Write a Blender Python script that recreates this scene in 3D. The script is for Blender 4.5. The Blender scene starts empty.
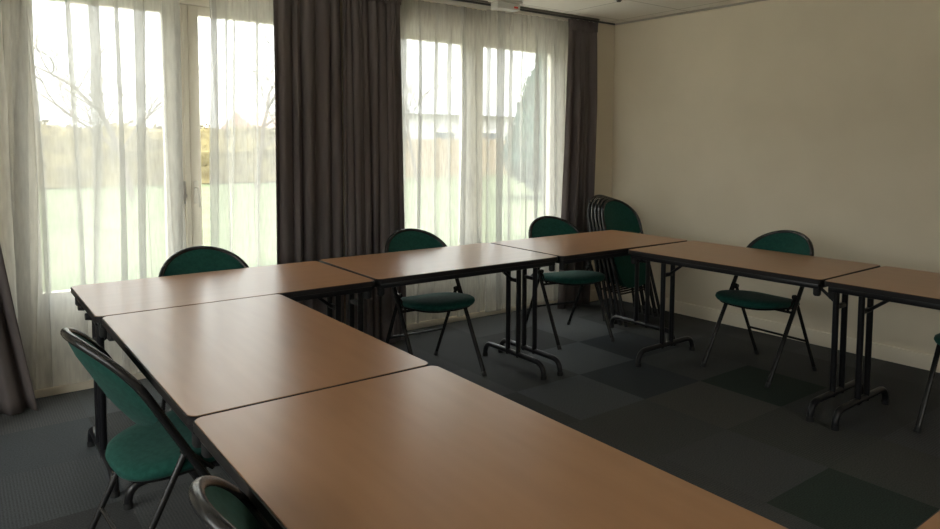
import bpy, bmesh, math, random
from mathutils import Vector, Matrix, noise
random.seed(7)
R = math.radians
scene = bpy.context.scene
COL = scene.collection

# ------------------------------------------------------------------ helpers
def link(o):
    COL.objects.link(o); return o

def obj(name, bm, mats, parent=None, smooth=35, loc=None):
    me = bpy.data.meshes.new(name)
    bm.normal_update(); bm.to_mesh(me); bm.free()
    for m in (mats if isinstance(mats, (list, tuple)) else [mats]):
        me.materials.append(m)
    if smooth:
        me.shade_smooth(); me.set_sharp_from_angle(angle=R(smooth))
    o = link(bpy.data.objects.new(name, me))
    if loc: o.location = loc
    if parent: o.parent = parent
    return o

def thing(name, label, cat, loc=(0, 0, 0), rz=0, group=None):
    o = link(bpy.data.objects.new(name, None))
    o.empty_display_size = .1
    o.location = loc; o.rotation_euler = (0, 0, rz)
    o['label'] = label; o['category'] = cat
    if group: o['group'] = group
    return o

def tag(o, label, cat, group=None):
    o['label'] = label; o['category'] = cat
    if group: o['group'] = group
    return o

def structure(o, label=None, cat=None):
    o['kind'] = 'structure'
    if label: o['label'] = label
    if cat: o['category'] = cat
    return o

def copy_tree(o, parent=None):
    c = o.copy(); COL.objects.link(c)
    if parent: c.parent = parent
    for ch in list(o.children):
        copy_tree(ch, c)
    return c

def box(bm, x0, x1, y0, y1, z0, z1, bev=0, seg=2, mi=0):
    ret = bmesh.ops.create_cube(bm, size=1.0)
    vs = ret['verts']
    for v in vs:
        v.co = Vector(((x0 + x1) / 2 + v.co.x * (x1 - x0), (y0 + y1) / 2 + v.co.y * (y1 - y0), (z0 + z1) / 2 + v.co.z * (z1 - z0)))
    fs = {f for v in vs for f in v.link_faces}
    for f in fs: f.material_index = mi
    if bev:
        es = list({e for v in vs for e in v.link_edges})
        r = bmesh.ops.bevel(bm, geom=es, offset=bev, segments=seg, affect='EDGES', profile=.5)
        for f in r['faces']: f.material_index = mi
    return bm

def B(*a, **k):
    return box(bmesh.new(), *a, **k)

def tube(bm, pts, r, n=10, caps=True, mi=0):
    """round tube swept along a polyline; r may be a list"""
    pts = [Vector(p) for p in pts]
    rs = r if isinstance(r, (list, tuple)) else [r] * len(pts)
    ring_prev = None; up = None
    rings = []
    for i, p in enumerate(pts):
        if i == 0: t = pts[1] - p
        elif i == len(pts) - 1: t = p - pts[i - 1]
        else: t = (pts[i + 1] - p).normalized() + (p - pts[i - 1]).normalized()
        t.normalize()
        if up is None:
            up = Vector((0, 0, 1)) if abs(t.z) < .9 else Vector((1, 0, 0))
        up = (up - t * up.dot(t)).normalized()
        s = t.cross(up)
        rings.append([bm.verts.new(p + (up * math.cos(2 * math.pi * k / n) + s * math.sin(2 * math.pi * k / n)) * rs[i]) for k in range(n)])
    for a, b in zip(rings[:-1], rings[1:]):
        for k in range(n):
            f = bm.faces.new((a[k], a[(k + 1) % n], b[(k + 1) % n], b[k])); f.material_index = mi
    if caps:
        bm.faces.new(rings[0]).material_index = mi
        bm.faces.new(list(reversed(rings[-1]))).material_index = mi
    bmesh.ops.recalc_face_normals(bm, faces=bm.faces[:])
    return bm

def T(pts, r, n=10, **k):
    return tube(bmesh.new(), pts, r, n, **k)

def bend(p0, p1, p2, rad, n=6):
    """points of a rounded corner at p1"""
    p0, p1, p2 = map(Vector, (p0, p1, p2))
    a = p1 + (p0 - p1).normalized() * rad; b = p1 + (p2 - p1).normalized() * rad
    return [a * (1 - t) ** 2 + p1 * 2 * t * (1 - t) + b * t ** 2 for t in [i / n for i in range(n + 1)]]

def rrect(hx, hy, r, n=6):
    out = []
    for sx, sy, a0 in ((1, 1, 0), (-1, 1, 90), (-1, -1, 180), (1, -1, 270)):
        for i in range(n + 1):
            a = R(a0 + 90 * i / n)
            out.append((sx * (hx - r) + r * math.cos(a), sy * (hy - r) + r * math.sin(a)))
    return out

def grid(bm, fn, nu, nv, mi=0):
    vs = [[bm.verts.new(fn(i / nu, j / nv)) for j in range(nv + 1)] for i in range(nu + 1)]
    for i in range(nu):
        for j in range(nv):
            bm.faces.new((vs[i][j], vs[i + 1][j], vs[i + 1][j + 1], vs[i][j + 1])).material_index = mi
    return vs

# ------------------------------------------------------------------ materials
def mat(name, col=(.5, .5, .5), rough=.6, metal=0, spec=.5):
    m = bpy.data.materials.new(name); m.use_nodes = True
    b = m.node_tree.nodes['Principled BSDF']
    b.inputs['Base Color'].default_value = (*col, 1)
    b.inputs['Roughness'].default_value = rough
    b.inputs['Metallic'].default_value = metal
    b.inputs['Specular IOR Level'].default_value = spec
    return m

def nodes(m):
    return m.node_tree.nodes, m.node_tree.links, m.node_tree.nodes['Principled BSDF']

def noise_col(m, c0, c1, scale, detail=4, vec_scale=None, bump=0, bump_scale=None, lo=.35, hi=.65, dist=.002):
    n, l, b = nodes(m)
    tc = n.new('ShaderNodeTexCoord'); mp = n.new('ShaderNodeMapping')
    l.new(tc.outputs['Object'], mp.inputs['Vector'])
    if vec_scale: mp.inputs['Scale'].default_value = vec_scale
    t = n.new('ShaderNodeTexNoise'); t.inputs['Scale'].default_value = scale; t.inputs['Detail'].default_value = detail
    l.new(mp.outputs['Vector'], t.inputs['Vector'])
    r = n.new('ShaderNodeValToRGB')
    r.color_ramp.elements[0].position = lo; r.color_ramp.elements[0].color = (*c0, 1)
    r.color_ramp.elements[1].position = hi; r.color_ramp.elements[1].color = (*c1, 1)
    l.new(t.outputs['Fac'], r.inputs['Fac']); l.new(r.outputs['Color'], b.inputs['Base Color'])
    if bump:
        t2 = n.new('ShaderNodeTexNoise'); t2.inputs['Scale'].default_value = bump_scale or scale
        l.new(mp.outputs['Vector'], t2.inputs['Vector'])
        bp = n.new('ShaderNodeBump'); bp.inputs['Strength'].default_value = bump; bp.inputs['Distance'].default_value = dist
        l.new(t2.outputs['Fac'], bp.inputs['Height']); l.new(bp.outputs['Normal'], b.inputs['Normal'])
    return m

M = {}
M['wall'] = noise_col(mat('cream_wall_paint', rough=.75, spec=.25), (.73, .645, .51), (.77, .685, .545), 2.2, bump=.12, bump_scale=220)
M['skirting'] = mat('cream_gloss_paint', (.76, .68, .55), .45)
M['frame'] = noise_col(mat('off_white_window_paint', rough=.45), (.76, .71, .61), (.79, .74, .65), 3)
M['shutter_box'] = mat('beige_box_paint', (.78, .71, .58), .6)
M['laminate'] = noise_col(mat('beech_brown_laminate', rough=.30, spec=.65), (.335, .168, .080), (.365, .19, .094), 3.0, 5, vec_scale=(1, 9, 1), bump=.03, bump_scale=260, lo=.3, hi=.7, dist=.0006)
M['edge'] = mat('black_edge_strip', (.012, .010, .010), .5, 0, .3)
M['steel'] = mat('black_painted_steel', (.009, .009, .011), .32, 0, .4)
M['rubber'] = mat('black_rubber', (.012, .012, .012), .7)
M['chair_tube'] = mat('dark_enamel_tube', (.030, .029, .029), .27, .4)
M['fabric'] = noise_col(mat('bottle_green_fabric', rough=.9, spec=.2), (.006, .052, .040), (.011, .072, .056), 60, bump=.35, bump_scale=700, dist=.0008)
M['fabric'].node_tree.nodes['Principled BSDF'].inputs['Sheen Weight'].default_value = .05
M['curtain'] = noise_col(mat('taupe_curtain_cloth', rough=.9, spec=.12), (.118, .099, .096), (.145, .122, .118), 9, vec_scale=(1, 1, .2), bump=.2, bump_scale=500, dist=.0008)
M['white_plastic'] = mat('white_plastic', (.72, .69, .62), .4)
M['chrome'] = mat('brushed_metal', (.55, .53, .5), .3, 1)
M['dark'] = mat('dark_grey_metal', (.05, .05, .05), .5)
M['red'] = mat('red_plastic', (.6, .03, .02), .4)

# carpet tiles: half-metre squares, each with its own shade and quarter-turned rib
m = M['carpet'] = mat('carpet_tiles', rough=.95, spec=.1)
n, l, b = nodes(m)
tc = n.new('ShaderNodeTexCoord')
rp = n.new('ShaderNodeAttribute'); rp.attribute_name = 'tile_colour'
rib = n.new('ShaderNodeAttribute'); rib.attribute_name = 'rib_turn'
sv = n.new('ShaderNodeSeparateXYZ'); l.new(tc.outputs['Object'], sv.inputs[0])
mx = n.new('ShaderNodeMix'); l.new(rib.outputs['Fac'], mx.inputs['Factor']); l.new(sv.outputs['X'], mx.inputs['A']); l.new(sv.outputs['Y'], mx.inputs['B'])
ml = n.new('ShaderNodeMath'); ml.operation = 'MULTIPLY'; ml.inputs[1].default_value = 2 * math.pi / .012; l.new(mx.outputs['Result'], ml.inputs[0])
sn = n.new('ShaderNodeMath'); sn.operation = 'SINE'; l.new(ml.outputs[0], sn.inputs[0])
ns = n.new('ShaderNodeTexNoise'); ns.inputs['Scale'].default_value = 160; l.new(tc.outputs['Object'], ns.inputs['Vector'])
ad = n.new('ShaderNodeMath'); ad.operation = 'MULTIPLY_ADD'; ad.inputs[1].default_value = .1
l.new(sn.outputs[0], ad.inputs[0]); l.new(ns.outputs['Fac'], ad.inputs[2])
mr = n.new('ShaderNodeMapRange'); mr.inputs['From Min'].default_value = .1; mr.inputs['From Max'].default_value = .9
mr.inputs['To Min'].default_value = .62; mr.inputs['To Max'].default_value = 1.75; l.new(ad.outputs[0], mr.inputs['Value'])
vm = n.new('ShaderNodeVectorMath'); vm.operation = 'SCALE'; l.new(rp.outputs['Color'], vm.inputs[0]); l.new(mr.outputs['Result'], vm.inputs['Scale'])
l.new(vm.outputs[0], b.inputs['Base Color'])
bp = n.new('ShaderNodeBump'); bp.inputs['Strength'].default_value = .3; bp.inputs['Distance'].default_value = .003
l.new(ad.outputs[0], bp.inputs['Height']); l.new(bp.outputs['Normal'], b.inputs['Normal'])

# ceiling panels 60 x 60 with a thin joint
m = M['ceiling'] = mat('ceiling_panels', rough=.9, spec=.1)
n, l, b = nodes(m)
tc = n.new('ShaderNodeTexCoord')
br = n.new('ShaderNodeTexBrick'); br.offset = 0; br.inputs['Scale'].default_value = 1
br.inputs['Brick Width'].default_value = .6; br.inputs['Row Height'].default_value = .6
br.inputs['Mortar Size'].default_value = .006; br.inputs['Mortar Smooth'].default_value = .2
br.inputs['Color1'].default_value = (.84, .80, .72, 1); br.inputs['Color2'].default_value = (.81, .77, .69, 1); br.inputs['Mortar'].default_value = (.50, .46, .40, 1)
l.new(tc.outputs['Object'], br.inputs['Vector']); l.new(br.outputs['Color'], b.inputs['Base Color'])

# sheer net cloth: open weave lets part of the light straight through, threads scatter the rest
m = M['sheer'] = bpy.data.materials.new('white_sheer_net'); m.use_nodes = True
n, l = m.node_tree.nodes, m.node_tree.links
n.remove(n['Principled BSDF']); out = n['Material Output']
tr = n.new('ShaderNodeBsdfTransparent'); df = n.new('ShaderNodeBsdfDiffuse'); tl = n.new('ShaderNodeBsdfTranslucent')
df.inputs['Color'].default_value = (.88, .86, .80, 1); tl.inputs['Color'].default_value = (.44, .44, .425, 1)
a1 = n.new('ShaderNodeMixShader'); a1.inputs['Fac'].default_value = .45; l.new(df.outputs[0], a1.inputs[1]); l.new(tl.outputs[0], a1.inputs[2])
a2 = n.new('ShaderNodeMixShader'); l.new(tr.outputs[0], a2.inputs[1]); l.new(a1.outputs[0], a2.inputs[2]); l.new(a2.outputs[0], out.inputs['Surface'])
tc = n.new('ShaderNodeTexCoord'); mp = n.new('ShaderNodeMapping'); mp.inputs['Scale'].default_value = (60, 60, 9)
l.new(tc.outputs['Object'], mp.inputs['Vector'])
nt = n.new('ShaderNodeTexNoise'); nt.inputs['Scale'].default_value = 1; nt.inputs['Detail'].default_value = 3; l.new(mp.outputs['Vector'], nt.inputs['Vector'])
mr = n.new('ShaderNodeMapRange'); mr.inputs['From Min'].default_value = .3; mr.inputs['From Max'].default_value = .7
mr.inputs['To Min'].default_value = .52; mr.inputs['To Max'].default_value = .66
l.new(nt.outputs['Fac'], mr.inputs['Value']); l.new(mr.outputs['Result'], a2.inputs['Fac'])

# clear pane: mostly straight through, a little mirror
m = M['glass'] = bpy.data.materials.new('clear_pane'); m.use_nodes = True
n, l = m.node_tree.nodes, m.node_tree.links
n.remove(n['Principled BSDF']); out = n['Material Output']
tr = n.new('ShaderNodeBsdfTransparent'); tr.inputs['Color'].default_value = (.93, .95, .94, 1)
gl = n.new('ShaderNodeBsdfGlossy'); gl.inputs['Roughness'].default_value = .02
mxs = n.new('ShaderNodeMixShader'); mxs.inputs['Fac'].default_value = .06
l.new(tr.outputs[0], mxs.inputs[1]); l.new(gl.outputs[0], mxs.inputs[2]); l.new(mxs.outputs[0], out.inputs['Surface'])

M['grass'] = noise_col(mat('lawn_grass', rough=.95, spec=.1), (.085, .10, .052), (.12, .135, .072), 1.2, bump=.4, bump_scale=40, dist=.03)
M['hedge'] = noise_col(mat('winter_hedge_leaves', rough=.9, spec=.1), (.10, .075, .035), (.20, .16, .075), 3)
M['conifer'] = noise_col(mat('dark_conifer_needles', rough=.9, spec=.1), (.03, .06, .045), (.06, .10, .075), 4)
M['bark'] = noise_col(mat('grey_bark', rough=.9, spec=.1), (.09, .07, .055), (.15, .12, .10), 8)
M['render'] = mat('pale_house_render', (.42, .40, .38), .8)
M['roof'] = noise_col(mat('grey_roof_sheet', rough=.8), (.20, .20, .21), (.26, .26, .27), 2)
M['tiles'] = noise_col(mat('red_roof_tiles', rough=.8), (.30, .17, .13), (.36, .21, .16), 6)
M['wood'] = noise_col(mat('weathered_fence_wood', rough=.85), (.22, .155, .085), (.30, .21, .12), 5, vec_scale=(6, 6, .6))
M['darkpane'] = mat('dark_window_pane', (.05, .06, .07), .15)

# ------------------------------------------------------------------ camera
F_PX, YAW, PITCH, ROLL = 694.5246, .6394023, .0679664, .00440035
cam_d = bpy.data.cameras.new('camera'); cam = link(bpy.data.objects.new('camera', cam_d))
cy, sy, cp, sp = math.cos(YAW), math.sin(YAW), math.cos(PITCH), math.sin(PITCH)
fw = Vector((sy * cp, cy * cp, -sp)); rt = Vector((cy, -sy, 0)); up = rt.cross(fw)
r2 = math.cos(ROLL) * rt + math.sin(ROLL) * up; u2 = -math.sin(ROLL) * rt + math.cos(ROLL) * up
mw = Matrix((r2, u2, -fw)).transposed().to_4x4(); mw.translation = Vector((-.439873, -2.894587, 1.397037))
cam.matrix_world = mw
cam_d.sensor_fit = 'HORIZONTAL'; cam_d.sensor_width = 36; cam_d.lens = F_PX * 36 / 940
cam_d.shift_x = 0; cam_d.shift_y = -(264.5 - 190.6575) / 940
cam_d.clip_start = .02; cam_d.clip_end = 300
scene.camera = cam

# ------------------------------------------------------------------ the room
CZ = 2.46                       # ceiling height
YW = 1.36                       # room face of the window wall
YB, XL = -4.3, -2.6             # walls behind and to the left of the camera
def xr(y): return 4.361 - .031 * y   # the right wall runs very slightly out of square

def poly_prism(outline, z0, z1):
    bm = bmesh.new()
    a = [bm.verts.new((x, y, z0)) for x, y in outline]; b2 = [bm.verts.new((x, y, z1)) for x, y in outline]
    bm.faces.new(a); bm.faces.new(b2)
    for i in range(len(a)):
        j = (i + 1) % len(a); bm.faces.new((a[i], a[j], b2[j], b2[i]))
    bmesh.ops.recalc_face_normals(bm, faces=bm.faces[:])
    return bm

plan = [(XL, YB), (xr(YB), YB), (xr(1.72), 1.72), (XL, 1.72)]
# carpet laid as half-metre squares, each a face with its own dye lot and rib direction
laid = {(6, -2): (.026, .037, .031), (4, -4): (.030, .040, .034), (5, -1): (.036, .041, .044), (6, 0): (.034, .038, .041), (5, 0): (.070, .076, .079), (4, -1): (.068, .074, .077),
        (6, -1): (.054, .057, .056), (5, -2): (.064, .064, .059), (4, -2): (.055, .057, .056), (5, -3): (.052, .054, .050), (5, -4): (.056, .057, .052), (6, 1): (.064, .068, .069), (7, -1): (.048, .050, .049),
        (-1, 0): (.056, .060, .062), (-1, 1): (.052, .057, .060), (0, 2): (.068, .072, .073)}
bm = bmesh.new(); rnd = random.Random(19); tiles = []
xs = [XL - .1] + [.06 + .5 * k for k in range(-5, 9)] + [None]; ys = [YB - .1] + [.02 + .5 * k for k in range(-8, 4)] + [1.72]
gv = {}
for a in range(len(xs)):
    for c in range(len(ys)):
        x = xs[a] if xs[a] is not None else xr(ys[c]) + .1
        gv[a, c] = bm.verts.new((x, ys[c], 0))
for a in range(len(xs) - 1):
    for c in range(len(ys) - 1):
        bm.faces.new((gv[a, c], gv[a + 1, c], gv[a + 1, c + 1], gv[a, c + 1]))
        k = (a - 6, c - 9); g = rnd.choice((.042, .050, .056, .060, .064))
        tiles.append((laid.get(k, (g, g * 1.03, g * 1.03)), (a + c) % 2 if rnd.random() < .7 else rnd.randint(0, 1)))
nt_ = len(tiles)
slab = poly_prism([(XL - .1, YB - .1), (xr(YB) + .1, YB - .1), (xr(1.72) + .1, 1.72), (XL - .1, 1.72)], -.12, -.004)
for f in slab.faces:
    vs_ = [bm.verts.new(v.co) for v in f.verts]; bm.faces.new(vs_); tiles.append(((.05, .05, .05), 0))
fl_ = structure(obj('floor', bm, M['carpet'], smooth=0))
fl_.data.attributes.new('tile_colour', 'FLOAT_COLOR', 'FACE'); fl_.data.attributes.new('rib_turn', 'FLOAT', 'FACE')
fl_.data.attributes['tile_colour'].data.foreach_set('color', [w_ for c_, r_ in tiles for w_ in (*c_, 1.0)])
fl_.data.attributes['rib_turn'].data.foreach_set('value', [float(r_) for c_, r_ in tiles])
slab.free()
structure(obj('ceiling', poly_prism(plan, CZ, CZ + .12), M['ceiling'], smooth=0))
structure(obj('wall_right', poly_prism([(xr(YB), YB), (xr(YB) + .2, YB), (xr(1.72) + .2, 1.72), (xr(1.72), 1.72)], 0, CZ), M['wall'], smooth=0))
# the two walls behind the camera, each with an unseen window added for fill daylight
def holed(along_x, a0, a1, p0, p1, h0, h1, z0, z1):
    bm = bmesh.new()
    for u0, u1, w0, w1 in ((a0, h0, 0, CZ), (h1, a1, 0, CZ), (h0, h1, 0, z0), (h0, h1, z1, CZ)):
        if along_x: box(bm, u0, u1, p0, p1, w0, w1)
        else: box(bm, p0, p1, u0, u1, w0, w1)
    return bm
structure(obj('wall_back', holed(True, XL - .2, xr(YB) + .2, YB - .2, YB, 1.4, 2.4, 1.2, 2.15), M['wall'], smooth=0))
structure(obj('wall_left', holed(False, YB, 1.72, XL - .2, XL, -3.6, .1, .9, 2.3), M['wall'], smooth=0))
def fill_window(name, label, loc, rz, w, z0, z1, n):
    root = thing(name, label, 'window', loc, rz); root['kind'] = 'structure'
    bm = bmesh.new()
    box(bm, -w / 2, w / 2, -.04, .04, z0, z0 + .06, .004); box(bm, -w / 2, w / 2, -.04, .04, z1 - .06, z1, .004)
    for k in range(n + 1):
        x = -w / 2 + .03 + (w - .06) * k / n; box(bm, x - .03, x + .03, -.04, .04, z0 + .06, z1 - .06, .004)
    fr = obj('window_frame', bm, M['frame'], root, 30)
    for k in range(n):
        x0 = -w / 2 + .06 + (w - .06) * k / n; x1 = x0 + (w - .06) / n - .06
        obj('pane', B(x0 - .004, x1 + .004, -.003, .003, z0 + .056, z1 - .056), M['glass'], fr, 0)
fill_window('window_fill_back', 'small two-pane window added behind the camera for fill light', (1.9, YB - .12, 0), 0, 1.0, 1.2, 2.15, 2)
fill_window('window_fill_left', 'wide two-pane window added left of the camera for fill light', (XL - .12, -1.75, 0), R(90), 3.7, .9, 2.3, 2)
# window wall: three solid stretches around two tall openings
bm = bmesh.new()
for x0, x1 in ((XL, -.30), (1.56, 1.98), (3.90, xr(YW) + .02)):
    box(bm, x0, x1, YW, 1.72, 0, CZ)
structure(obj('wall_window', bm, M['wall'], smooth=0))

# skirting on the right wall, with a rounded top edge
bm = bmesh.new()
prof = [(0, 0), (.016, 0), (.016, .088), (.012, .097), (.004, .1), (0, .1)]
ends = []
for yy in (YB, YW):
    ends.append([bm.verts.new((xr(yy) - px, yy, pz)) for px, pz in prof])
for i in range(len(prof)):
    j = (i + 1) % len(prof); bm.faces.new((ends[0][i], ends[0][j], ends[1][j], ends[1][i]))
bm.faces.new(ends[0]); bm.faces.new(ends[1]); bmesh.ops.recalc_face_normals(bm, faces=bm.faces[:])
structure(obj('baseboard_right', bm, M['skirting'], smooth=30))
structure(obj('baseboard_window', B(3.92, xr(YW) - .016, YW - .016, YW, 0, .1, .003), M['skirting'], smooth=30))
# thin dark shadow-gap angle where ceiling meets wall
structure(obj('trim_1', B(-1.9, xr(YW) - .004, YW - .02, YW - .001, CZ - .012, CZ - .0005), M['dark'], smooth=0))
bm = poly_prism([(xr(YB) - .02, YB), (xr(YB) - .001, YB), (xr(YW) - .001, YW - .02), (xr(YW) - .02, YW - .02)], CZ - .014, CZ - .0005)
structure(obj('trim_2', bm, mat('aluminium_angle', (.42, .38, .32), .6), smooth=0))

def french_window(name, x0, x1, seam, glass, label):
    """two-leaf french window: frame, threshold, shutter box, leaves with pane, solid lower panel and handles"""
    root = thing(name, label, 'window', ((x0 + x1) / 2, 1.55, 0)); root['kind'] = 'structure'
    ox = (x0 + x1) / 2
    def part(nm, bm, m, parent=root, sm=30):
        for v in bm.verts: v.co -= Vector((ox, 1.55, 0))
        return obj(nm, bm, m, parent, sm)
    bm = bmesh.new()
    box(bm, x0, x0 + .055, 1.52, 1.60, .05, 2.27, .004); box(bm, x1 - .055, x1, 1.52, 1.60, .05, 2.27, .004)
    box(bm, x0 + .05, x1 - .05, 1.52, 1.60, 2.225, 2.27, .004)
    part('window_frame', bm, M['frame'])
    bm = bmesh.new(); box(bm, x0 - .02, x1 + .02, 1.475, 1.62, .0, .05, .006)
    part('threshold', bm, M['skirting'])
    bm = bmesh.new(); box(bm, x0, x1, 1.48, 1.70, 2.272, CZ - .002, .004); box(bm, seam - .6, seam + .6, 1.475, 1.482, 2.30, 2.306)
    part('shutter_box', bm, M['shutter_box'])
    for k, (a, c) in enumerate(((x0 + .055, seam), (seam, x1 - .055))):
        g0, g1 = glass[k]
        bm = bmesh.new(); zt = 2.165
        box(bm, a + .002, g0, 1.535, 1.59, .055, 2.222, .005); box(bm, g1, c - .002, 1.535, 1.59, .055, 2.222, .005)
        box(bm, g0 - .004, g1 + .004, 1.535, 1.59, zt, 2.222, .005); box(bm, g0 - .004, g1 + .004, 1.535, 1.59, .055, .13, .005)
        box(bm, g0 - .004, g1 + .004, 1.535, 1.59, .50, .56, .005)
        sash = part('sash', bm, M['frame'])
        bm = bmesh.new(); box(bm, g0 - .003, g1 + .003, 1.56, 1.566, .555, zt + .003)
        part('pane', bm, M['glass'], sash, 0)
        bm = bmesh.new(); box(bm, g0 - .003, g1 + .003, 1.55, 1.575, .125, .505); box(bm, g0 + .05, g1 - .05, 1.544, 1.556, .18, .45, .005)
        part('lower_panel', bm, M['frame'], sash)
        # lever handle beside the seam
        hx = seam + (-.045 if k == 0 else .03)
        bm = bmesh.new(); box(bm, hx - .014, hx + .014, 1.527, 1.536, 1.02, 1.16, .004)
        if k == 1:
            tube(bm, [(hx, 1.53, 1.12), (hx, 1.49, 1.12)] + bend((hx, 1.49, 1.12), (hx, 1.485, 1.12), (hx + .01, 1.485, 1.03), .004)[1:] + [(hx + .012, 1.487, 1.0)], .008, 8)
        else:
            tube(bm, [(hx, 1.53, 1.07), (hx, 1.505, 1.07)], .016, 12); tube(bm, [(hx, 1.53, 1.12), (hx, 1.51, 1.12)], .007, 8)
        part('handle', bm, M['white_plastic'] if k else M['chrome'], sash)
    # overlapping meeting stile
    bm = bmesh.new(); box(bm, seam - .03, seam - .001, 1.526, 1.536, .06, 2.22, .003)
    part('meeting_stile', bm, M['frame'])
    return root

french_window('window_1', -.28, 1.54, .722, ((-.07, .58), (.787, 1.40)), 'white two-leaf french window behind the left pair of sheer curtains')
french_window('window_2', 2.00, 3.88, 2.90, ((2.13, 2.783), (2.981, 3.72)), 'white two-leaf french window nearer the room corner')

# ------------------------------------------------------------------ curtains
def drape(name, label, x0t, x1t, x0b, x1b, yc, z0, z1, nf, amp, seed, group, cat='curtain', header=True, flare=1.0):
    """heavy lined curtain with deep folds hanging from pinch pleats"""
    rnd = random.Random(seed)
    ph = [rnd.uniform(0, 6.28) for _ in range(6)]
    root = thing(name, label, cat, ((x0t + x1t) / 2, yc, z0), 0, group)
    ox = (x0t + x1t) / 2
    nu, nv = nf * 14, 34
    def fn(u, v):
        z = z0 + (z1 - z0) * v
        h = 1 - v                                    # 0 at the top
        a0 = x0t + (x0b - x0t) * h ** 1.4; a1 = x1t + (x1b - x1t) * h ** 1.4
        w = u + .035 * math.sin(2 * math.pi * u * 1.6 + ph[0]) + .016 * math.sin(2 * math.pi * u * 4 + ph[1] + 1.2 * h) + .006 * h * math.sin(9 * u + 5 * h + ph[2])
        env = .75 + .25 * math.sin(2 * math.pi * u * 1.7 + ph[3])
        A = amp * (.45 + .55 * min(1, h * 3.5)) * env * (1 + .25 * (flare - 1) * h)
        th = 2 * math.pi * nf * w
        y = A * math.sin(th) + .25 * A * math.sin(2 * th + ph[4]) + .18 * amp * math.sin(th * .37 + 3 * h + ph[5])
        x = a0 + (a1 - a0) * u + .35 * A * math.cos(th)
        if header:
            k = max(0, 1 - h / .045)
            y = y * (1 - .25 * k) + k * .012 * math.sin(2 * math.pi * nf * 2 * u)
        return Vector((x - ox, y, z - z0))
    bm = bmesh.new(); grid(bm, fn, nu, nv)
    o = obj('curtain_cloth', bm, M['curtain'], root, 60)
    sd = o.modifiers.new('cloth', 'SOLIDIFY'); sd.thickness = .004
    # gathered heading tape along the top
    def fh(u, v):
        p = fn(u, 1 - .035 * v); p.y -= .005
        p.y += .010 * math.sin(2 * math.pi * nf * 3 * u) * (1 - .6 * v)
        return p
    bm = bmesh.new(); grid(bm, fh, nf * 30, 4)
    t = obj('heading_tape', bm, M['curtain'], root, 60)
    sd = t.modifiers.new('cloth', 'SOLIDIFY'); sd.thickness = .003
    return root

G_D = 'heavy taupe curtains at the windows'
drape('curtain', 'taupe curtain at the left edge of the photo, beside the first window', -.90, -.42, -.75, -.13, 1.275, .01, 2.425, 7, .035, 3, G_D)
drape('curtain', 'left half of the dark curtain between the two windows, smoother folds', 1.155, 1.60, 1.15, 1.60, 1.275, .01, 2.425, 5, .032, 11, G_D)
drape('curtain', 'right half of the dark curtain between the two windows, gathered pleats on top', 1.615, 2.055, 1.625, 2.09, 1.265, .01, 2.425, 9, .042, 5, G_D)
drape('curtain', 'purplish brown curtain in the room corner above the folded chairs', 3.675, 3.985, 3.60, 3.93, 1.28, .01, 2.425, 5, .034, 21, G_D)

def sheer(name, label, x0, x1, yc, z0, z1, folds, seed, group, bl=0, br=0):
    """thin net curtain; loose S-folds double the cloth back on itself"""
    rnd = random.Random(seed)
    W = x1 - x0; ox = (x0 + x1) / 2
    fs = []
    for s in folds:
        fs.append((s, rnd.uniform(.022, .046), rnd.uniform(2.1, 3.2), rnd.choice((-1, 1)) * rnd.uniform(.018, .035), rnd.uniform(0, 6.28), rnd.uniform(-.04, .04)))
    for _ in range(int(W * 9)):
        fs.append((rnd.uniform(.0, 1.0) * W, rnd.uniform(.005, .011), rnd.uniform(1.0, 3.2), rnd.choice((-1, 1)) * rnd.uniform(.004, .012), rnd.uniform(0, 6.28), rnd.uniform(-.03, .03)))
    def fn(u, v):
        z = z0 + (z1 - z0) * v; h = 1 - v
        s = u * W; x = s; y = .006 * math.sin(31 * u + 2 * h) + .01 * math.sin(9 * u - 1.5 * h)
        for (c, sg, a, bb, p, dr) in fs:
            cc = c + dr * h + .006 * math.sin(4 * h + p)
            sg2 = sg * (1 + .35 * math.sin(2.3 * h + p))
            q = (s - cc) / sg2
            if abs(q) < 4:
                e = math.exp(-q * q)
                x -= a * sg2 * q * e; y += bb * e * (.5 + .5 * min(1, h * 4))
        k = max(0, 1 - h / .05)
        y += k * .008 * math.sin(2 * math.pi * u * W / .035)
        x += (bl * (1 - u) + br * u) * h ** 1.3
        return Vector((x0 + x - ox, y, z - z0))
    bm = bmesh.new(); grid(bm, fn, int(W * 330), 26)
    o = obj(name, bm, M['sheer'], None, 80, (ox, yc, z0))
    return tag(o, label, 'sheer curtain', group)

G_S = 'white sheer curtains behind the heavy ones'
sheer('sheer_curtain', 'wide white sheer left of the handles of the first window', -.52, .69, 1.425, .06, 2.43, [.04, .12, .20, .29, .37, .44, .60, .72, .83, .95, 1.08, 1.16], 4, G_S)
sheer('sheer_curtain', 'narrow white sheer right of the window handles, beside the dark curtain', .80, 1.50, 1.43, .06, 2.43, [.04, .12, .19, .33, .50, .62], 8, G_S)
sheer('sheer_curtain', 'white sheer just right of the dark double curtain, on the second window', 1.95, 2.99, 1.44, .06, 2.43, [.08, .24, .36, .52, .64, .76, .88], 15, G_S)
sheer('sheer_curtain', 'white sheer nearest the room corner, beside the purplish brown curtain', 2.90, 3.84, 1.395, .06, 2.43, [.14, .27, .38, .50, .62, .74, .84, .92], 23, G_S)

# ceiling rails the curtains run in
t = thing('curtain_rail', 'dark double curtain rail fixed along the ceiling above the windows', 'curtain rail', (1.3, 1.3, CZ - .03))
bm = B(-2.0, 2.72, -.036, -.020, .014, .029, .002); obj('rail', bm, mat('grey_rail', (.16, .14, .12), .5), t)
bm = B(-2.0, 2.60, .10, .124, 0, .029, .003); obj('rail', bm, M['white_plastic'], t)

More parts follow.
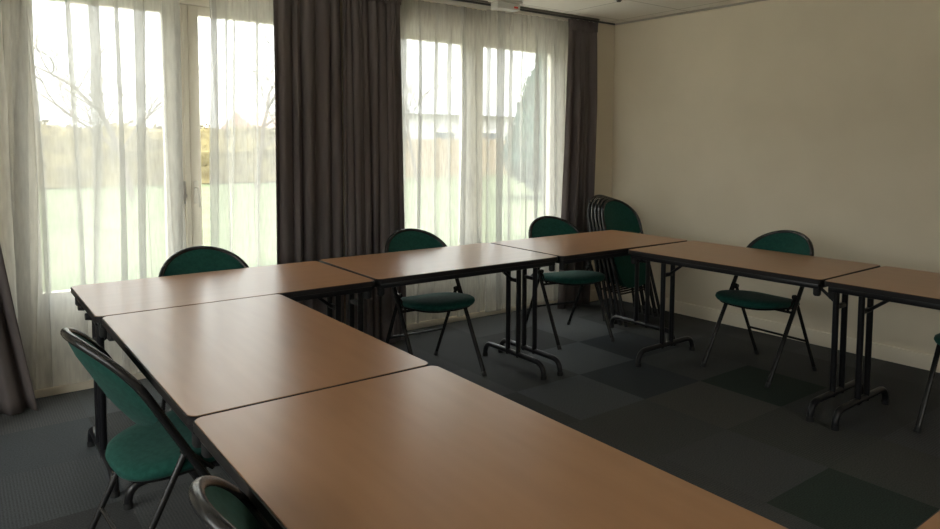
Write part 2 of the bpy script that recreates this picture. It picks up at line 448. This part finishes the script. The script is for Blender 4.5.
# emergency luminaire on the ceiling by the second window
t = thing('emergency_light', 'small clear emergency light with a red mark, at the ceiling above the second window', 'emergency light', (2.905, 1.17, CZ))
obj('base_plate', B(-.125, .125, -.055, .055, -.018, -.0005, .004), M['white_plastic'], t)
m = mat('frosted_cover', (.80, .78, .72), .25)
m.node_tree.nodes['Principled BSDF'].inputs['Transmission Weight'].default_value = .25
obj('cover', B(-.11, .11, -.045, .045, -.072, -.018, .012, 3), m, t)
obj('lamp_tube', T([(-.09, 0, -.034), (.09, 0, -.034)], .008, 10), M['white_plastic'], t)
obj('indicator', B(.045, .085, -.0475, -.0425, -.058, -.044, .002), M['red'], t)

t = thing('ceiling_sensor', 'small dark round sensor in a ceiling panel near the corner', 'sensor', (3.53, .62, CZ))
obj('rim', T([(0, 0, -.0005), (0, 0, -.010)], [.045, .04], 20), M['white_plastic'], t)
obj('sensor_eye', T([(0, 0, -.009), (0, 0, -.020)], [.022, .014], 16), M['dark'], t)

# ------------------------------------------------------------------ folding tables
HT, TL, TW = .74, 1.2, .7
def make_table():
    t = thing('folding_table', '', 'table', (0, 0, 0), 0, 'folding tables set in a square')
    o1 = rrect(TL / 2 - .003, TW / 2 - .003, .026)
    bm = poly_prism(o1, HT - .024, HT)
    es = [e for e in bm.edges if all(abs(v.co.z - HT) < 1e-5 for v in e.verts)]
    bmesh.ops.bevel(bm, geom=es, offset=.0015, segments=2, affect='EDGES')
    obj('tabletop', bm, M['laminate'], t, 30)
    # black edge strip all round
    bm = bmesh.new(); oo = rrect(TL / 2, TW / 2, .028); ii = rrect(TL / 2 - .0035, TW / 2 - .0035, .0255)
    rings = [[bm.verts.new((x, y, z)) for x, y in ol] for ol, z in ((ii, HT - .0012), (oo, HT - .003), (oo, HT - .024), (ii, HT - .026))]
    nn = len(oo)
    for a, b2 in zip(rings[:-1], rings[1:]):
        for k in range(nn): bm.faces.new((a[k], a[(k + 1) % nn], b2[(k + 1) % nn], b2[k]))
    bmesh.ops.recalc_face_normals(bm, faces=bm.faces[:])
    obj('edge_strip', bm, M['edge'], t, 30)
    # steel apron under the top
    bm = bmesh.new(); a, c = TL / 2 - .02, TW / 2 - .015
    box(bm, -a, a, -c, -c + .022, HT - .052, HT - .0245, .003); box(bm, -a, a, c - .022, c, HT - .052, HT - .0245, .003)
    box(bm, -a, -a + .022, -c + .022, c - .022, HT - .052, HT - .0245, .003); box(bm, a - .022, a, -c + .022, c - .022, HT - .052, HT - .0245, .003)
    obj('apron', bm, M['steel'], t, 30)
    d, s = .058, .285
    for e in (-1, 1):
        x = e * (TL / 2 - d)
        # arched foot bar
        pts = [(x, -s, .012)] + bend((x, -s, 0), (x, -s, .092), (x, 0, .092), .075, 8) + bend((x, 0, .092), (x, s, .092), (x, s, 0), .075, 8) + [(x, s, .012)]
        fb = obj('foot_bar', T(pts, .0165, 12), M['steel'], t, 50)
        for q in (-1, 1):
            obj('foot_cap', T([(x, q * s, 0), (x, q * s, .022)], .0185, 12), M['rubber'], fb, 50)
        for q in (-1, 1):
            obj('leg', T([(x, q * .05, .075), (x, q * .05, HT - .03)], .0155, 12), M['steel'], t, 50)
        bm = bmesh.new()
        box(bm, x - .02, x + .02, -.075, .075, HT - .10, HT - .062, .004); box(bm, x - .012, x + .012, -.065, .065, .635, .665, .003)
        obj('hinge_plate', bm, M['steel'], t, 30)
        bm = T([(x - e * .002, .0, .552), (x - e * .02, .0, .562), (x - e * .17, .0, HT - .062), (x - e * .19, 0, HT - .045)], .009, 8)
        box(bm, x - .012, x + .012, -.055, .055, .542, .564, .003)
        obj('brace', bm, M['steel'], t, 40)
        box_bm = B(x - e * .19 - .015, x - e * .19 + .015, -.30, .30, HT - .050, HT - .0245, .003)
        obj('cross_rail', box_bm, M['steel'], t, 30)
        for q in (-1, 1):
            bm = T([(e * (TL / 2 - .033), q * (TW / 2 - .033), HT - .088), (e * (TL / 2 - .033), q * (TW / 2 - .033), HT - .080), (e * (TL / 2 - .033), q * (TW / 2 - .033), HT - .0245)], [.013, .018, .018], 12)
            obj('corner_bumper', bm, M['rubber'], t, 50)
        for q in (-1, 1):
            bm = T([(e * (TL / 2 - .022), q * .10, HT - .050), (e * (TL / 2 + .001), q * .10, HT - .050)], [.018, .014], 12)
            obj('pivot_knob', bm, M['rubber'], t, 50)
    return t

tables = [  # centre x, y, angle, label
    (TL / 2 - .035, TW / 2 + .006, .0017, 'brown folding table under the first window, at the left corner of the square'),
    (1.5 * TL - .014, TW / 2 + .0236, -.0084, 'middle brown folding table of the row under the windows'),
    (2.5 * TL + .001, TW / 2 + .0129, -.0052, 'brown folding table in the far corner of the square, in front of the folded chairs'),
    (3 * TL - TW / 2 + .0221, -TL / 2 - .0213, .0216 + math.pi / 2, 'brown folding table along the cream wall with one green chair behind it'),
    (3 * TL - TW / 2 + .0335, -1.5 * TL - .0355, .0142 + math.pi / 2, 'brown folding table cut off by the right edge of the photo'),
    (TW / 2 - .0154, -TL / 2 + .002, .004 + math.pi / 2, 'brown folding table on the left side reflecting the window light'),
    (TW / 2 - .0096, -1.5 * TL - .003, .0007 + math.pi / 2, 'nearest large brown folding table at the bottom of the photo'),
    (.60, -2.426 - TW / 2, .001, 'table of which only a brown corner shows at the bottom right'),
]
base = make_table()
for i, (x, y, a, lab) in enumerate(tables):
    o = base if i == 0 else copy_tree(base)
    o.location = (x, y, 0); o.rotation_euler = (0, 0, a); o['label'] = lab

# ------------------------------------------------------------------ folding chairs
TA = math.atan(.57)
HWD = .225                       # half width of the hoop
S1, STOP, BULGE = .775, 1.0, .055
def chair_parts(t, A, folded):
    cA, sA = math.cos(A), math.sin(A)
    y0 = 0 if folded else -.26
    def P(x, s, n=0): return Vector((x, y0 + s * sA + n * cA, s * cA - n * sA))
    def nb(x): return BULGE * (1 - min(1, abs(x) / HWD) ** 2)
    def arch(x): return S1 + (STOP - S1) * math.sqrt(max(0, 1 - (min(abs(x), HWD) / HWD) ** 2))
    pts = [P(-HWD, .012)] + [P(-HWD, S1 * k / 6) for k in range(1, 6)]
    for k in range(25):
        ph = math.pi - math.pi * k / 24
        x = HWD * math.cos(ph); pts.append(P(x, S1 + (STOP - S1) * math.sin(ph), nb(x)))
    pts += [P(HWD, S1 * k / 6) for k in range(5, 0, -1)] + [P(HWD, .012)]
    fr = obj('hoop_frame', T(pts, .0125, 12), M['chair_tube'], t, 60)
    for q in (-1, 1):
        obj('foot_cap', T([P(q * HWD, 0, .0), P(q * HWD, .03, .0)], .0145, 12), M['rubber'], fr, 50)
    # padded backrest filling the hoop
    bm = bmesh.new(); hw = HWD - .012; NX, NS = 22, 10
    def bp(side):
        def fn(u, v):
            x = hw * math.sin((u - .5) * math.pi)
            lo = .67 + .04 * (abs(x) / hw) ** 5; hi = max(lo + .002, arch(x * HWD / (hw + .004)) - .008)
            s = lo + (hi - lo) * v
            e = min(1, (1 - (abs(x) / hw) ** 6)) * min(1, 4 * v, 4 * (1 - v) + .25)
            return P(x, s, nb(x) + side * (.004 + .011 * max(0, e)))
        return fn
    a = grid(bm, bp(1), NX, NS); c = grid(bm, bp(-1), NX, NS)
    for i in range(NX):
        bm.faces.new((a[i][0], c[i][0], c[i + 1][0], a[i + 1][0])); bm.faces.new((a[i][NS], a[i + 1][NS], c[i + 1][NS], c[i][NS]))
    for j in range(NS):
        bm.faces.new((a[0][j], a[0][j + 1], c[0][j + 1], c[0][j])); bm.faces.new((a[NX][j], c[NX][j], c[NX][j + 1], a[NX][j + 1]))
    bmesh.ops.remove_doubles(bm, verts=bm.verts[:], dist=.0003); bmesh.ops.recalc_face_normals(bm, faces=bm.faces[:])
    obj('backrest', bm, M['fabric'], t, 60)
    # rounded padded seat on a dark pan
    def seat_pt(ang, k, z):
        cx_, sy_ = math.cos(ang), math.sin(ang); p = 2 / 3.1
        x = math.copysign(abs(cx_) ** p, cx_) * .212; y = math.copysign(abs(sy_) ** p, sy_) * .222
        x *= 1 - .05 * (y / .222)
        return Vector((x * k, y * k, z + .008 * ((x * k / .2) ** 2) - .022 * (y * k / .222) - .014 * max(0, -y * k / .222) ** 3))
    if folded:
        base_s = .50
        def place(p): return P(p.x, base_s - p.y, -.006 - p.z * .62)
    else:
        def place(p): return Vector((p.x, p.y - .042, p.z + .435))
    def cushion(levels, bottom):
        bm = bmesh.new(); NA = 40; rings = []
        for k, z in levels: rings.append([bm.verts.new(place(seat_pt(2 * math.pi * i / NA, k, z))) for i in range(NA)])
        for a, b2 in zip(rings[:-1], rings[1:]):
            for i in range(NA): bm.faces.new((a[i], a[(i + 1) % NA], b2[(i + 1) % NA], b2[i]))
        bm.faces.new(rings[0]); bm.faces.new(rings[-1])
        bmesh.ops.recalc_face_normals(bm, faces=bm.faces[:]); return bm
    obj('seat', cushion([(.90, -.012), (.97, -.008), (1.0, .004), (.985, .018), (.93, .027), (.78, .033), (.5, .036), (.2, .037)], 0), M['fabric'], t, 70)
    obj('seat_pan', cushion([(.80, -.024), (.90, -.022), (.94, -.010)], 0), M['chair_tube'], t, 50)
    # rear legs and stretcher, side hinges
    hs = .565; hr = HWD - .022
    for q in (-1, 1):
        top = P(q * hr, hs, .004)
        if folded: foot = P(q * (hr - .004), .06, .022)
        else: foot = Vector((q * (hr - .002), .262, .008))
        d = (top - foot).normalized()
        lg = obj('rear_leg', T([foot, foot + (top - foot) * .5, top + d * .012], .0105, 10), M['chair_tube'], t, 60)
        obj('foot_cap', T([foot - d * .006, foot + d * .028], .0125, 12), M['rubber'], lg, 50)
        bm = T([P(q * (HWD + .008), hs, .0), P(q * (hr - .014), hs, .004)], .013, 12)
        tube(bm, [P(q * (hr + .004), hs - .0, .0), P(q * (hr + .004), hs - .10, -.012 if folded else -.03)], .007, 8)
        obj('hinge', bm, M['chair_tube'], t, 50)
    if folded: s0, s1 = P(-hr, .25, .014), P(hr, .25, .014)
    else:
        k = .60; s0 = P(-hr, hs, .004).lerp(Vector((-hr, .262, .008)), k); s1 = P(hr, hs, .004).lerp(Vector((hr, .262, .008)), k)
    obj('stretcher', T([s0, s1], .0075, 10), M['chair_tube'], t, 50)
    # cross tube the seat rests on
    if not folded:
        zc = .425; yc = -.26 + zc * .57
        obj('seat_support', T([(-HWD, yc - .01, zc - .02), (HWD, yc - .01, zc - .02)], .008, 10), M['chair_tube'], t, 50)

G_C = 'green folding chairs at the tables'
chairs = [
    (.575, .575, 0, 'green folding chair of which only the back shows, in front of the window handles'),
    (1.862, .600, R(-2), 'green folding chair at the window tables, in front of the dark curtain edge'),
    (3.09, .675, R(-10.5), 'green folding chair turned slightly, beside the folded chair stack'),
    (3.548, -.568, R(-93.5), 'green folding chair between its table and the cream wall'),
    (3.538, -1.777, R(-90.5), 'chair cut off at the right edge, of which one dark leg shows'),
    (.086, -.60, 1.635, 'green folding chair on the left, seen from behind with its seat under the table'),
    (.128, -1.83, R(90), 'green folding chair at the bottom edge, of which the shiny hoop shows'),
]
base = thing('folding_chair', '', 'chair', (0, 0, 0), 0, G_C)
chair_parts(base, TA, False)
for i, (x, y, a, lab) in enumerate(chairs):
    o = base if i == 0 else copy_tree(base)
    o.location = (x, y, 0); o.rotation_euler = (0, 0, a); o['label'] = lab

G_F = 'folded green chairs leaning in the corner'
base = thing('folded_chair', '', 'chair', (0, 0, 0), 0, G_F)
chair_parts(base, .299, True)
flabs = ['frontmost folded chair of the corner stack, its whole green back showing', 'second folded chair from the front of the corner stack', 'third folded chair from the front of the corner stack',
         'fourth folded chair from the front of the corner stack', 'rearmost folded chair of the corner stack, next to the purplish brown curtain']
for i, lab in enumerate(flabs):
    o = base if i == 0 else copy_tree(base)
    o.location = (3.872, .60 + .055 * i, 0); o.rotation_euler = (.02 * i, 0, .054); o['label'] = lab

# ------------------------------------------------------------------ outside
GZ = -.12
bm = bmesh.new(); grid(bm, lambda u, v: Vector((-40 + 120 * u, -30 + 122 * v, GZ - .03 + .03 * noise.noise(Vector((u * 19, v * 19, 0))))), 40, 40)
structure(obj('ground_lawn', bm, M['grass']))

structure(obj('ground_bounce_front', B(-6, 12, 1.75, 4.4, GZ - .06, GZ + .03, .005), mat('bounce_paving', (.55, .52, .46), .85), smooth=0))  # pale paving added out of sight to bounce skylight onto ceiling and sheers
structure(obj('ground_bounce_rear', poly_prism([(-22, -22), (16, -22), (16, YB - .25), (XL - .25, YB - .25), (XL - .25, 1.7), (-22, 1.7)], GZ - .06, GZ + .03), mat('bounce_gravel', (.55, .51, .45), .9), smooth=0))  # unseen pale ground added to reflect daylight up through the fill windows

def leafy(bm, fn, count, size, rnd):
    for _ in range(count):
        p = fn(rnd); a = Vector((rnd.gauss(0, 1), rnd.gauss(0, 1), rnd.gauss(0, 1))).normalized(); b2 = a.orthogonal().normalized(); s = size * rnd.uniform(.6, 1.4)
        c = a.cross(b2)
        vs = [bm.verts.new(p + b2 * s), bm.verts.new(p + c * s * .5), bm.verts.new(p - b2 * s), bm.verts.new(p - c * s * .5)]
        bm.faces.new(vs)

def hedge(label, x0, x1, y, h, d, seed):
    rnd = random.Random(seed); bm = bmesh.new()
    def prof(u, v):
        a = math.pi * v; x = x0 + (x1 - x0) * u
        yy = -d / 2 * math.cos(a); zz = h * min(1, 1.25 * math.sin(a)) if 0 < v < 1 else 0
        k = noise.noise(Vector((x * .7, yy * 2, zz * 1.3 + seed)))
        return Vector((x, y + yy + .15 * k, GZ + zz * (1 + .12 * k) + .12 * noise.noise(Vector((x * 2.1, seed, 3))) * (zz > .5)))
    grid(bm, prof, int((x1 - x0) * 3), 12)
    def pt(r):
        u, v = r.random(), r.uniform(.05, .95); p = prof(u, v); return p + Vector((r.gauss(0, .07), r.gauss(0, .07), r.gauss(0, .07)))
    leafy(bm, pt, int((x1 - x0) * 130), .09, rnd)
    return tag(obj('hedge', bm, M['hedge'], None, 0), label, 'hedge')
hedge('long brown winter hedge beyond the lawn, seen through the first window', -6, 13.5, 24, 2.0, 1.2, 2)

t = thing('garden_fence', 'tan wooden fence beyond the lawn, seen through the second window', 'fence', (14, 22, GZ))
for i in range(7):
    obj('post', B(i * 2.4 - .06, i * 2.4 + .06, -.05, .07, 0, 1.75, .01), M['wood'], t)
for i in range(6):
    bm = bmesh.new()
    for k in range(9):
        box(bm, i * 2.4 + .06, i * 2.4 + 2.34, -.02, .015, .08 + k * .18, .25 + k * .18, .006, 1)
    obj('slat_panel', bm, M['wood'], t, 30)

def house(label, x, y, w, d, h, rh, roofm, wins, rz=0):
    t = thing('house', label, 'house', (x, y, GZ), rz)
    obj('house_wall', B(-w / 2, w / 2, -d / 2, d / 2, 0, h), M['render'], t, 0)
    bm = bmesh.new(); o = .4
    v = [bm.verts.new(p) for p in ((-w / 2 - o, -d / 2 - o, h - .1), (w / 2 + o, -d / 2 - o, h - .1), (w / 2 + o, d / 2 + o, h - .1), (-w / 2 - o, d / 2 + o, h - .1), (-w / 2 - o, 0, h + rh), (w / 2 + o, 0, h + rh))]
    for f in ((0, 1, 5, 4), (2, 3, 4, 5), (0, 4, 3), (1, 2, 5), (0, 3, 2, 1)): bm.faces.new([v[i] for i in f])
    obj('roof', bm, roofm, t, 0)
    for (wx, wz, ww, wh) in wins:
        f = obj('house_window', B(wx - ww / 2, wx + ww / 2, -d / 2 - .05, -d / 2 + .05, wz, wz + wh), M['frame'], t, 0)
        obj('pane', B(wx - ww / 2 + .07, wx + ww / 2 - .07, -d / 2 - .07, -d / 2 - .04, wz + .07, wz + wh - .07), M['darkpane'], f, 0)
house('low pale building with a grey roof, seen through the second window', 21.5, 33, 13, 8, 3.2, .8, M['roof'], [(-3, 1, 1.4, 1.2), (0, 1, 1.4, 1.2), (3, 1, 1.4, 1.2)])
house('small pale house with a red roof, seen past the dark curtain', 16.9, 42, 4.6, 6, 2.5, 1.0, M['tiles'], [(-1, 1, .9, 1.0), (1.1, 1, .9, 1.0)])

def bare_tree(label, x, y, h, seed):
    rnd = random.Random(seed)
    t = thing('bare_tree', label, 'tree', (x, y, GZ), 0, 'leafless trees in the garden')
    bt = bmesh.new(); bb = bmesh.new()
    def grow(p, d, ln, r, lvl):
        pts = [p]; q = p.copy(); dd = d.copy()
        for k in range(4):
            dd = (dd + Vector((rnd.gauss(0, .12), rnd.gauss(0, .12), rnd.gauss(.03, .08)))).normalized(); q = q + dd * ln / 4; pts.append(q.copy())
        tube(bt if lvl == 0 else bb, pts, [r * (1 - .12 * k) for k in range(5)], 6 if lvl < 2 else 4, caps=False) if False else add_branch(bt if lvl == 0 else bb, pts, r, 6 if lvl < 2 else 3)
        if lvl < 4:
            for k in range(5 if lvl == 0 else 4):
                b0 = pts[rnd.choice((2, 3, 4))]; ax = Vector((rnd.gauss(0, 1), rnd.gauss(0, 1), rnd.uniform(-.1, .7))).normalized()
                grow(b0, (dd * .75 + ax * .8).normalized(), ln * rnd.uniform(.55, .8), r * .52, lvl + 1)
    def add_branch(bm, pts, r, n):
        rings = []
        for i, p in enumerate(pts):
            tdir = (pts[min(i + 1, 4)] - pts[max(i - 1, 0)]).normalized(); a = tdir.orthogonal().normalized(); c = tdir.cross(a); rr = r * (1 - .13 * i)
            rings.append([bm.verts.new(p + (a * math.cos(2 * math.pi * k / n) + c * math.sin(2 * math.pi * k / n)) * rr) for k in range(n)])
        for a, b2 in zip(rings[:-1], rings[1:]):
            for k in range(n): bm.faces.new((a[k], a[(k + 1) % n], b2[(k + 1) % n], b2[k]))
    grow(Vector((0, 0, 0)), Vector((0, 0, 1)), h * .38, h * .013, 0)
    obj('trunk', bt, M['bark'], t, 60); obj('branches', bb, M['bark'], t, 60)
bare_tree('leafless tree left of the first window handles', 3.3, 17, 6.5, 12)
bare_tree('leafless tree seen between the window handles and the dark curtain', 7.0, 18, 7.0, 31)
bare_tree('leafless tree seen just right of the dark curtain', 14.0, 20, 6.0, 44)

t = thing('conifer', 'broad dark conifer seen through the right leaf of the second window', 'tree', (13.3, 11.6, GZ))
rnd = random.Random(3)
obj('trunk', T([(0, 0, 0), (0, 0, 3.4)], [.16, .04], 10), M['bark'], t, 60)
bm = bmesh.new()
def crown(u, v):
    a = 2 * math.pi * u; r = 1.6 * (1 - v) ** .62 * (.35 + .65 * min(1, v * 5)); k = 1 + .22 * noise.noise(Vector((3 * math.cos(a), 3 * math.sin(a), v * 6)))
    return Vector((r * k * math.cos(a), r * k * math.sin(a),   .25 + 4.1 * v))
grid(bm, crown, 40, 26)
def cpt(r):
    p = crown(r.random(), r.random() ** 1.4 * .98); return p + Vector((r.gauss(0, .06), r.gauss(0, .06), r.gauss(0, .06)))
leafy(bm, cpt, 4500, .09, rnd)
obj('foliage', bm, M['conifer'], t, 0)

# ------------------------------------------------------------------ light: an overcast sky through the windows
w = bpy.data.worlds.new('overcast_sky'); scene.world = w; w.use_nodes = True
n, l = w.node_tree.nodes, w.node_tree.links
bg = n['Background']; bg.inputs['Strength'].default_value = 8.0
# overcast sky: brightest overhead, about a third of that at the horizon
tc = n.new('ShaderNodeTexCoord'); sp = n.new('ShaderNodeSeparateXYZ'); l.new(tc.outputs['Generated'], sp.inputs[0])
rp = n.new('ShaderNodeValToRGB'); l.new(sp.outputs['Z'], rp.inputs['Fac'])
rp.color_ramp.elements[0].position = 0; rp.color_ramp.elements[0].color = (.185, .181, .173, 1)
rp.color_ramp.elements[1].position = 1; rp.color_ramp.elements[1].color = (.96, .98, 1.0, 1)
l.new(rp.outputs['Color'], bg.inputs['Color'])
# portals guide the sky sampling through the two openings (they give off no light themselves)
for x0, x1 in ((-.28, 1.54), (2.0, 3.88)):
    ld = bpy.data.lights.new('sky_portal', 'AREA'); ld.shape = 'RECTANGLE'; ld.size = x1 - x0; ld.size_y = 2.2
    ld.cycles.is_portal = True
    lo = link(bpy.data.objects.new('sky_portal', ld)); lo.location = ((x0 + x1) / 2, 1.68, 1.2); lo.rotation_euler = (R(-90), 0, 0)
for loc, rot, w_ in (((1.9, YB - .22, 1.6), (R(90), 0, 0), 1.0), ((XL - .22, -1.75, 1.6), (R(90), 0, R(-90)), 3.7)):
    ld = bpy.data.lights.new('sky_portal', 'AREA'); ld.shape = 'RECTANGLE'; ld.size = w_; ld.size_y = 1.4
    ld.cycles.is_portal = True
    lo = link(bpy.data.objects.new('sky_portal', ld)); lo.location = loc; lo.rotation_euler = rot

vs = scene.view_settings
scene.display_settings.display_device = 'sRGB'
vs.view_transform = 'Standard'; vs.look = 'None'; vs.gamma = 1; vs.use_curve_mapping = False
vs.exposure = 1.08
